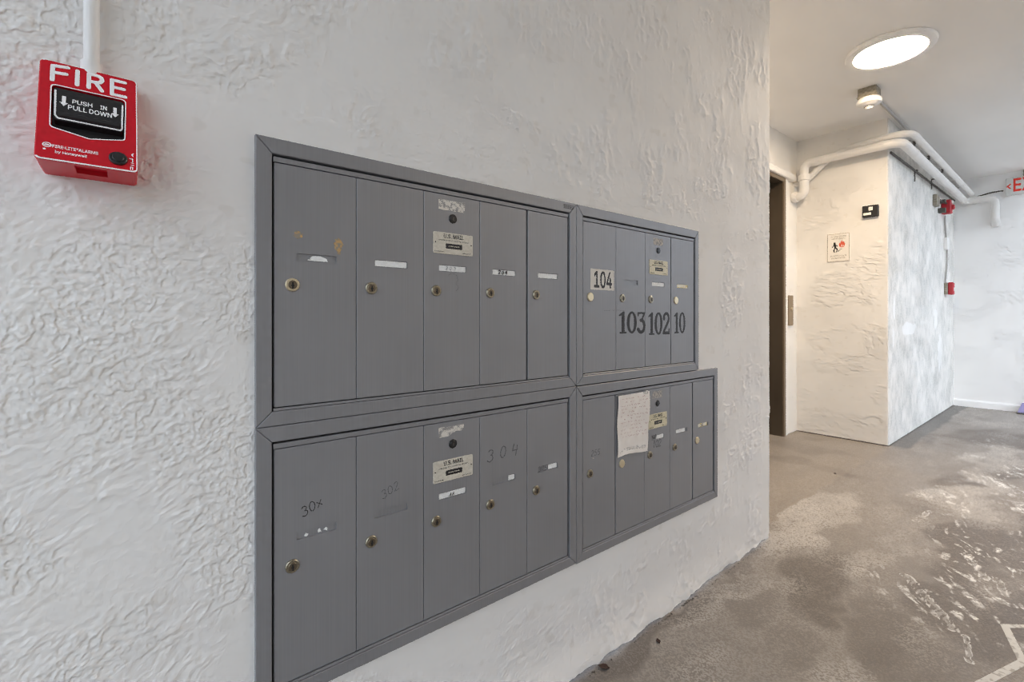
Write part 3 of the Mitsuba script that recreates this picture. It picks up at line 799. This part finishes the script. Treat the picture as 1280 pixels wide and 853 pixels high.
W_ = 0.0046
fire = [ab([(0.125, 0.795), (0.125, 0.945), (0.270, 0.960)]), ab([(0.128, 0.875), (0.255, 0.885)]), ab([(0.366, 0.80), (0.366, 0.95)]),
        ab([(0.482, 0.80), (0.482, 0.950), (0.575, 0.950), (0.612, 0.935), (0.618, 0.905), (0.595, 0.880), (0.545, 0.872), (0.482, 0.872)]), ab([(0.550, 0.872), (0.618, 0.795)]),
        ab([(0.862, 0.945), (0.722, 0.945), (0.722, 0.785), (0.866, 0.785)]), ab([(0.722, 0.868), (0.850, 0.868)])]
add(fa + '__lettering', on_alarm(extrude(unary_union([LineString(l).buffer(W_ / 2, quad_segs=5) for l in fire]), 0.0008)), 'alarm_white')
add(fa + '__recess_panel', on_alarm(extrude(panel.buffer(-0.0002), 0.001), h=-0.0125), 'black_plastic')
add(fa + '__panel_outline', on_alarm(extrude(panel.buffer(0.0012).difference(panel.buffer(-0.0001)), 0.0007), h=-0.0001), 'alarm_white')
hp = Polygon(ab([(0.142, 0.730), (0.850, 0.730), (0.842, 0.405), (0.160, 0.405)])).buffer(-0.003).buffer(0.003, quad_segs=5)
add(fa + '__handle', on_alarm(extrude(hp, 0.0105), h=-0.0115), 'black_plastic')
add(fa + '__handle_grip', on_alarm(hull([(x * AW, y * AL, z) for x in (0.205, 0.805) for y, z in ((0.430, -0.0015), (0.505, -0.0015), (0.440, 0.0022), (0.470, 0.0030))])), 'black_plastic')
ho = LineString(ab([(0.160, 0.700), (0.166, 0.450), (0.195, 0.424), (0.815, 0.418), (0.832, 0.436), (0.838, 0.690)])).buffer(0.0010)
add(fa + '__handle_outline', on_alarm(extrude(ho, 0.0006), h=-0.0012), 'alarm_white')
arrow = Polygon([(-0.0018, 0.007), (0.0018, 0.007), (0.0018, -0.003), (0.0040, -0.003), (0, -0.0085), (-0.0040, -0.003), (-0.0018, -0.003)])
hl = cat([on_alarm(extrude(arrow, 0.0005), 0.244 * AW, 0.612 * AL, -0.0012), on_alarm(extrude(arrow, 0.0005), 0.758 * AW, 0.605 * AL, -0.0012),
          on_alarm(text('PUSH', 0.200 * AW, 0.0066, 0.0005, True), 0.324 * AW, 0.600 * AL, -0.0012), on_alarm(text('IN', 0.07 * AW, 0.0066, 0.0005, True), 0.602 * AW, 0.600 * AL, -0.0012),
          on_alarm(text('PULL', 0.185 * AW, 0.0072, 0.0005, True), 0.285 * AW, 0.533 * AL, -0.0012), on_alarm(text('DOWN', 0.235 * AW, 0.0072, 0.0005, True), 0.492 * AW, 0.533 * AL, -0.0012)])
add(fa + '__handle_lettering', hl, 'alarm_white')
ring = Point(0, 0).buffer(0.0042).difference(Point(0, 0).buffer(0.0030)).union(LineString([(-0.0018, -0.0006), (0.0022, -0.0006), (0.0, 0.0010), (-0.0014, 0.0010)]).buffer(0.0007))
add(fa + '__logo', on_alarm(extrude(affinity.scale(ring, 1.0, 0.85), 0.0004), 0.110 * AW, 0.140 * AL), 'alarm_white')
add(fa + '__small_lettering', cat([on_alarm(text('FIRE\u00b7LITE\u00b0ALARMS', 0.435 * AW, 0.0046, 0.0004, True), 0.158 * AW, 0.120 * AL),
                                   on_alarm(text('by Honeywell', 0.300 * AW, 0.0050, 0.0004, True), 0.185 * AW, 0.066 * AL), on_alarm(strokes([[(0, 0), (0.0006, 0)]], 0.0022), 0.085 * AW, 0.098 * AL),
                                   on_alarm(strokes([[(0, 0), (0, 0.0045)], [(0, 0.0045), (-0.003, 0.0045)], [(0.0005, 0.009), (-0.001, 0.011), (0.0008, 0.013)]], 0.0012), 0.945 * AW, 0.105 * AL),
                                   on_alarm(strokes([[(0, 0), (0, 0.004), (-0.002, 0.004), (-0.002, 0)], [(0.001, 0.007), (-0.0015, 0.007)], [(0.001, 0.010), (-0.0015, 0.0105)]], 0.0011), 0.945 * AW, 0.025 * AL)]), 'alarm_white')
add(fa + '__key_lock', cat([on_alarm(cyl((0, 0, -0.002), (0, 0, 0.0035), 0.0095, 30, 0.001), 0.795 * AW, 0.112 * AL), on_alarm(cyl((0, 0, 0.003), (0, 0, 0.0050), 0.0062, 24, 0.0008), 0.795 * AW, 0.112 * AL)]), 'black_plastic', 30)
# white conduit coming down to it
wc = key_of('wall_conduit')
add(wc + '__pipe', tube([(-0.0385, 0.8590, z) for z in np.linspace(1.270, CEIL, 14)], 0.0085, 18), 'pvc_white', 40)
add(wc + '__connector', cyl((-0.0385, 0.8590, 1.276), (-0.0385, 0.8590, 1.296), 0.0115, 18), 'pvc_white', 30)
tag(wc, 'white painted vertical conduit running down to the red pull station', 'conduit')

# ------------------------------------------------------------------ lamp and detector on the ceiling


def disc_light(x, y, label, size=1.0):
    L = key_of('ceiling_light')
    tag(L, label, 'ceiling light')
    prof = np.array([[0.158, 0.0], [0.198, 0.0], [0.202, -0.006], [0.196, -0.018], [0.178, -0.025], [0.164, -0.024], [0.158, -0.018], [0.158, 0.0]])
    m = trimesh.creation.revolve(prof[::-1] * size, sections=64)
    m.apply_translation([x, y, CEIL])
    add(L + '__trim_ring', m, 'white_plastic', 35)
    d = trimesh.creation.revolve(np.array([[0.0, -0.024], [0.10, -0.0235], [0.15, -0.021], [0.160, -0.018]]) * size, sections=64)
    d.apply_translation([x, y, CEIL])
    if d.face_normals[:, 2].mean() > 0:
        d.invert()
    add(L + '__diffuser', d, 'lamp_face', emitter={'type': 'area', 'radiance': rgb(*LAMP)})
    labels[L + '__diffuser'] = {'label': 'glowing white round diffuser'}
    return L


disc_light(3.235, 0.70, 'round white glowing disc light flush on the ceiling in front of the recess')
disc_light(2.30, -0.95, 'smaller round disc light on the corridor ceiling outside the picture, above the mailboxes', 0.44)

sd = key_of('smoke_detector')
tag(sd, 'white round smoke detector hanging under a dark metal box on the ceiling', 'smoke detector')
cx, cy = 3.70, 0.905
add(sd + '__mounting_box', cat([box(cx - 0.05, cx + 0.05, cy - 0.05, cy + 0.05, CEIL - 0.055, CEIL, 0.004), box(cx - 0.054, cx + 0.054, cy - 0.054, cy + 0.054, CEIL - 0.062, CEIL - 0.052, 0.002)]), 'galvanised')
hs = trimesh.creation.revolve(np.array([[0, -0.050], [0.030, -0.050], [0.042, -0.044], [0.064, -0.034], [0.068, -0.026], [0.066, -0.012], [0.058, 0.0], [0, 0]]), sections=40)
hs.apply_translation([cx, cy, CEIL - 0.062])
add(sd + '__housing', hs, 'white_plastic', 35)
add(sd + '__sensor_cap', cat([cyl((cx, cy, CEIL - 0.112), (cx, cy, CEIL - 0.120), 0.026, 28), cyl((cx, cy, CEIL - 0.120), (cx, cy, CEIL - 0.128), 0.018, 24)]), 'white_plastic', 30)
add(sd + '__sensor_slot', cyl((cx, cy, CEIL - 0.1135), (cx, cy, CEIL - 0.1175), 0.0275, 28), 'strap_dark', 30)

# ------------------------------------------------------------------ pipes
dp = key_of('drain_pipe')
tag(dp, 'thick white painted drain pipe running round the corner of the block below the ceiling', 'pipe')
PF, PS, PZ = FRONT - 0.105, SIDE - 0.095, 2.19
add(dp + '__pipe', tube(bend([(PF, 1.466, 2.03), (PF, 1.466, PZ), (PF, PS, PZ + 0.004), (END - 0.10, PS, PZ - 0.01)], [0.055, 0.10]), 0.031, 22), 'pvc_white', 50)
add(dp + '__elbow', tube(bend([(PF, 1.466, 2.075), (PF, 1.466, 1.935), (PF + 0.01, BACK + 0.02, 1.935)], 0.055), 0.034, 22), 'pvc_white', 50)
TAKEN.update({dp + '__pipe', dp + '__elbow'})
add(key_of('collar', dp), cyl((PF, 1.466, 2.055), (PF, 1.466, 2.10), 0.043, 24, 0.003), 'pvc_white', 30)
add(key_of('collar', dp), cyl((PF + 0.004, 1.516, 1.935), (PF + 0.007, 1.548, 1.935), 0.043, 24, 0.003), 'pvc_white', 30)
add(key_of('collar', dp), cyl((PF, 0.985, PZ + 0.003), (PF, 0.945, PZ + 0.004), 0.0335, 24, 0.002), 'pvc_white', 30)
add(key_of('collar', dp), cyl((PF, 1.400, PZ), (PF, 1.365, PZ), 0.0335, 24, 0.002), 'pvc_white', 30)
add(key_of('collar', dp), cyl((4.60, PS, PZ + 0.003), (4.64, PS, PZ + 0.003), 0.0335, 24, 0.002), 'pvc_white', 30)
EZ = PZ - 0.012
add(key_of('pipe', dp), tube(bend([(END - 0.18, PS, EZ), (END - 0.075, PS, EZ), (END - 0.065, 0.625, EZ), (END - 0.065, 0.625, 1.95), (END - 0.004, 0.625, 1.905)], [0.06, 0.07, 0.03]), 0.033, 22), 'pvc_white', 50)
add(key_of('collar', dp), cyl((END - 0.065, 0.77, EZ), (END - 0.065, 0.73, EZ), 0.037, 24, 0.002), 'pvc_white', 30)

tp = key_of('thin_pipe')
tag(tp, 'thinner white pipe passing behind and above the thick drain pipe along the ceiling', 'pipe')
add(tp + '__pipe', tube(bend([(FRONT - 0.05, BACK + 0.02, 2.055), (FRONT - 0.05, 1.47, 2.065), (FRONT - 0.05, 1.30, 2.215), (FRONT - 0.055, 1.12, 2.250), (FRONT - 0.10, 0.80, 2.255), (END + 0.02, 0.80, 2.25)], [0.03, 0.05, 0.08, 0.14], 7), 0.0235, 18), 'pvc_white', 50)

gc = key_of('ceiling_conduit')
tag(gc, 'slim grey metal conduit running from the smoke detector along the ceiling to the end wall', 'conduit')
add(gc + '__tube', tube(bend([(cx + 0.05, cy - 0.01, CEIL - 0.035), (3.9, 0.905, CEIL - 0.012), (4.3, 0.902, CEIL - 0.012), (END + 0.01, 0.895, CEIL - 0.03)], [0.05, 0.05]), 0.010, 12), 'conduit_grey', 40)
wcn = key_of('corridor_conduit')
tag(wcn, 'thin grey conduit clipped between the two white pipes along the corridor', 'conduit')
add(wcn + '__tube', tube([(x, 0.845, 2.247) for x in np.linspace(4.45, 6.45, 12)], 0.007, 10), 'conduit_grey', 40)
for i, x in enumerate((4.55, 5.05, 5.6)):
    add(key_of('clip', wcn), box(x - 0.02, x + 0.02, 0.832, 0.862, 2.236, 2.262, 0.002), 'strap_dark')
ac = key_of('alarm_cable')
tag(ac, 'dark cable on the end wall above the last pipe elbow', 'cable')
add(ac, tube(bend([(END - 0.001, 0.772, 2.221), (END - 0.016, 0.755, 2.222), (END - 0.020, 0.66, 2.240), (END - 0.016, 0.59, 2.244), (END - 0.001, 0.575, 2.244)], 0.01), 0.0065, 10), 'strap_dark', 40)
for i, x in enumerate((5.14, 5.80)):
    ph = key_of('pipe_strap')
    tag(ph, ('dark pipe strap nearest the corner, hanging below the drain pipe on the corridor wall', 'second dark pipe strap, between the corner strap and the red horn')[i], 'pipe strap')
    add(ph, cat([box(x - 0.010, x + 0.010, SIDE - 0.006, SIDE + 0.001, 2.095 + 0.05 * i, 2.19 + 0.05 * i, 0.001), box(x - 0.010, x + 0.010, SIDE - 0.024, SIDE + 0.001, 2.180 + 0.05 * i, 2.19 + 0.05 * i, 0.001)]), 'strap_dark')
tc = key_of('pipe_shadow_line')  # dark tube stands for the shadow gap below the drain pipe
tag(tc, 'dark thin line added on the block as the shadow under the thick drain pipe', 'conduit')
add(tc, tube([(x, SIDE - 0.009, 2.168 + 0.016 * (x - FRONT)) for x in np.linspace(FRONT + 0.03, END - 0.02, 14)], 0.0075, 10), 'strap_dark', 40)

# ------------------------------------------------------------------ small things on the block
cp = key_of('call_panel')
tag(cp, 'narrow bronze call button panel on the wall beside the dark door', 'call panel')
add(cp + '__plate', box(4.150, 4.235, BACK - 0.014, BACK + 0.001, 0.885, 1.130, 0.003), 'bronze_plate')
add(cp + '__button', cyl((4.19, BACK - 0.013, 1.02), (4.19, BACK - 0.022, 1.02), 0.013, 20, 0.002), 'pale_brass', 30)

sg = key_of('fire_exit_sign')
tag(sg, 'small cream sign with a running figure and red flames on the block face', 'sign')
SY, SZ0 = 1.337, 1.389
add(sg + '__board', box(FRONT - 0.005, FRONT + 0.001, SY - 0.153, SY, SZ0, SZ0 + 0.223, 0.001), 'sign_cream')
bd = sbox(0.002, 0.002, 0.151, 0.221).difference(sbox(0.0055, 0.0055, 0.1475, 0.2175))
SX = FRONT - 0.005


def sign(m, x=0, y=0):
    return on_front(m, SX, SY - x, SZ0 + y)


add(sg + '__border', sign(extrude(bd, 0.0005)), 'sign_grey')
add(sg + '__lettering', cat([sign(text('IN CASE OF FIRE', 0.105, 0.011, 0.0006, True), 0.026, 0.192), sign(text('USE STAIRWAY', 0.095, 0.010, 0.0006, True), 0.030, 0.176), sign(text('FOR EXIT. DO NOT', 0.105, 0.011, 0.0006, True), 0.026, 0.040), sign(text('USE ELEVATOR', 0.092, 0.011, 0.0006, True), 0.030, 0.022)]), 'sign_grey')
man = unary_union([Point(0.052, 0.148).buffer(0.0062), LineString([(0.052, 0.140), (0.057, 0.110)]).buffer(0.0075), LineString([(0.053, 0.134), (0.040, 0.124), (0.036, 0.116)]).buffer(0.0026), LineString([(0.054, 0.134), (0.068, 0.128), (0.072, 0.120)]).buffer(0.0026),
                   LineString([(0.056, 0.110), (0.049, 0.096), (0.048, 0.080)]).buffer(0.0036), LineString([(0.058, 0.110), (0.070, 0.100), (0.066, 0.084)]).buffer(0.0036), LineString([(0.044, 0.078), (0.078, 0.078), (0.078, 0.088), (0.088, 0.088), (0.088, 0.098), (0.100, 0.098)]).buffer(0.0016)])
add(sg + '__pictogram', sign(extrude(man, 0.0006)), 'ink_black')
fl = Polygon([(0.085, 0.118), (0.080, 0.135), (0.087, 0.148), (0.090, 0.140), (0.096, 0.158), (0.102, 0.168), (0.104, 0.150), (0.110, 0.158), (0.117, 0.150), (0.122, 0.135), (0.119, 0.118), (0.110, 0.110), (0.095, 0.110)]).difference(Polygon([(0.094, 0.116), (0.099, 0.138), (0.104, 0.118)])).difference(Polygon([(0.107, 0.116), (0.112, 0.134), (0.115, 0.118)]))
add(sg + '__flames', sign(extrude(fl, 0.0006)), 'flame_red')
add(sg + '__screw', sign(cyl((0.012, 0.205, 0), (0.012, 0.205, 0.002), 0.005, 14)), 'white_plastic')
add(sg + '__screw_001', sign(cyl((0.141, 0.207, 0), (0.141, 0.207, 0.002), 0.006, 14)), 'white_plastic')

bb = key_of('black_wall_box')
tag(bb, 'small black box with two pale stickers on the block face above the sign', 'wall box')
add(bb + '__case', box(FRONT - 0.030, FRONT + 0.001, 1.000, 1.098, 1.705, 1.790, 0.003), 'black_plastic')
add(bb + '__sticker', on_front(extrude(sbox(0.006, 0.014, 0.056, 0.032).buffer(-0.003).buffer(0.003), 0.0006), FRONT - 0.030, 1.098, 1.705), 'sign_cream')
add(bb + '__sticker_001', on_front(extrude(sbox(0.040, 0.046, 0.066, 0.074), 0.0006), FRONT - 0.030, 1.098, 1.705), 'sign_cream')

hn = key_of('fire_horn')
tag(hn, 'red fire horn with a grey back box high on the corridor wall', 'fire horn')
add(hn + '__back_box', box(5.86, 5.97, SIDE - 0.035, SIDE + 0.001, 2.000, 2.105, 0.004), 'galvanised')
add(hn + '__bracket', box(6.10, 6.15, SIDE - 0.055, SIDE + 0.001, 1.965, 2.010, 0.003), 'strap_dark')
add(hn + '__bracket_001', box(6.10, 6.15, SIDE - 0.055, SIDE + 0.001, 2.060, 2.09, 0.003), 'strap_dark')
add(hn + '__arm', cyl((6.00, SIDE - 0.02, 2.075), (6.28, SIDE - 0.040, 2.075), 0.010, 12), 'strap_dark')
add(hn + '__horn', cat([box(6.25, 6.33, SIDE - 0.075, SIDE + 0.001, 1.975, 2.110, 0.008), cyl((6.29, SIDE - 0.070, 2.035), (6.29, SIDE - 0.095, 2.035), 0.024, 20, 0.004)]), 'far_red')
add(hn + '__strobe', box(6.265, 6.315, SIDE - 0.085, SIDE - 0.073, 2.075, 2.10, 0.003), 'white_plastic')
ps = key_of('small_pull_station')
tag(ps, 'small red pull station on a grey box at the far end of the corridor wall', 'fire alarm')
add(ps + '__back_box', box(6.40, 6.48, SIDE - 0.026, SIDE + 0.001, 1.185, 1.300, 0.004), 'galvanised')
add(ps + '__body', box(6.43, 6.51, SIDE - 0.066, SIDE - 0.022, 1.180, 1.305, 0.008), 'far_red')
add(ps + '__handle', box(6.445, 6.495, SIDE - 0.072, SIDE - 0.065, 1.215, 1.250, 0.003), 'white_plastic')
fc_ = key_of('flexible_conduit')
tag(fc_, 'thin wavy grey conduit between the red horn and the small red pull station', 'conduit')
zz_ = np.linspace(1.30, 1.97, 40)
add(fc_ + '__tube', tube([(6.42 + 0.05 * math.sin(z * 9.0), SIDE - 0.014, z) for z in zz_], 0.008, 10), 'conduit_grey', 40)
add(fc_ + '__junction_box', box(6.38, 6.47, SIDE - 0.030, SIDE + 0.001, 1.635, 1.755, 0.004), 'white_plastic')

ex = key_of('exit_sign')
tag(ex, 'grey exit sign with red letters and left arrow on the end wall', 'exit sign')
EY, EZ0 = 0.553, 2.183
add(ex + '__board', box(END - 0.045, END + 0.001, EY - 0.33, EY, EZ0, EZ0 + 0.174, 0.004), 'exit_grey')
add(ex + '__lettering', on_front(tilt(text('EXIT', 0.255, 0.130, 0.003, True), 0, 0.055, 0.030), END - 0.045, EY, EZ0), 'exit_red')
add(ex + '__arrow', on_front(strokes([[(0.034, 0.108), (0.012, 0.088), (0.034, 0.068)]], 0.010, 0.003), END - 0.045, EY, EZ0), 'exit_red')
add(ex + '__bracket', box(END - 0.03, END - 0.01, EY - 0.20, EY - 0.12, EZ0 + 0.173, CEIL, 0.002), 'galvanised')

pm = key_of('purple_mat')
tag(pm, 'purple sloped mat with dark edge at the foot of the end wall', 'floor mat')
add(pm + '__pad', hull([(END - 0.14, y, z) for y in (0.10, 0.462) for z in (0.012, 0.022)] + [(END - 0.024, y, z) for y in (0.10, 0.440) for z in (0.085, 0.098)]), 'purple_rubber')
add(pm + '__edge', box(END - 0.155, END - 0.030, 0.09, 0.470, 0.0, 0.0125, 0.003), 'strap_dark')

# ------------------------------------------------------------------ floor marks and litter
pth = [(2.30, 0.020), (2.171, 0.101), (2.092, 0.169), (1.913, 0.120), (1.71, 0.183)]
mp = LineString(pth[:3]).buffer(0.0088).union(LineString(pth[2:]).buffer(0.0098))
m = trimesh.creation.extrude_polygon(mp, 0.0012, engine='earcut')
m.apply_translation([0, 0, -0.0004])
add('floor__painted_line', m, 'road_paint')
labels['floor__painted_line'] = {'label': 'pale zigzag painted line'}


def leaf(x, y, L, rot, seed):
    rr = np.random.default_rng(seed)
    P = []
    for t in np.linspace(0, 1, 9):
        w = 0.30 * L * math.sin(math.pi * min(1, t * 1.02 + 0.02)) * (0.7 + 0.5 * rr.random())
        zc = 0.003 + 0.25 * L * (t - 0.4) ** 2 + 0.001 * rr.random()
        P.append([(t - 0.5) * L, -w, zc + 0.2 * w])
        P.append([(t - 0.5) * L, 0, zc - 0.001])
        P.append([(t - 0.5) * L, w, zc + 0.3 * w])
    P = np.array(P)
    F = []
    for i in range(8):
        for j in range(2):
            a = i * 3 + j
            F += [[a, a + 3, a + 4], [a, a + 4, a + 1]]
    F = np.array(F)
    P2 = P + [0, 0, 0.0008]
    V = np.vstack([P2, P])
    F = np.vstack([F, F[:, ::-1] + len(P)])
    c, s = math.cos(rot), math.sin(rot)
    V = np.column_stack([V[:, 0] * c - V[:, 1] * s + x, V[:, 0] * s + V[:, 1] * c + y, V[:, 2] - V[:, 2].min() + 0.0004])
    return V, F


for (x, y, L, rot, lab) in ((1.000, 0.835, 0.032, 2.2, 'larger dark dead leaf on the concrete close to the mailbox wall, nearest the picture bottom'), (1.205, 0.802, 0.020, 1.0, 'smaller dark dead leaf scrap on the concrete beside the mailbox wall'),
                            (3.33, 0.985, 0.020, 0.4, 'tiny dark leaf scrap on the floor at the edge of the recess')):
    lf = key_of('dead_leaf')
    add(lf, leaf(x, y, L, rot, int(x * 100)), 'leaf_brown')
    tag(lf, lab, 'leaf')

# loose dirt and chipped plaster along the foot of the walls
rd = np.random.default_rng(21)


def crumbs(pts, rmin, rmax):
    ms = []
    for x, y in pts:
        s = trimesh.creation.icosphere(0, rd.uniform(rmin, rmax))
        s.vertices *= rd.uniform(0.6, 1.3, 3) * [1, 1, 0.6]
        s.apply_translation([x, y, abs(s.vertices[:, 2].min()) * 0.9])
        ms.append(s)
    return cat(ms)


pts = [(x, WALL - 0.010 - 0.024 * np.clip((2.05 - x) / 1.0, 0, 1) - abs(rd.normal(0, 0.004))) for x in np.concatenate([rd.uniform(0.95, 2.12, 110), rd.normal(1.46, 0.03, 40), rd.normal(1.32, 0.02, 16)])]
pts += [(FRONT - abs(rd.normal(0, 0.004)), y) for y in rd.uniform(SIDE, BACK, 160)]
add('floor__wall_foot_dirt', crumbs(pts, 0.0006, 0.0022), 'dirt')
labels['floor__wall_foot_dirt'] = {'kind': 'stuff', 'label': 'dark crumbs of dirt along the foot of the walls'}
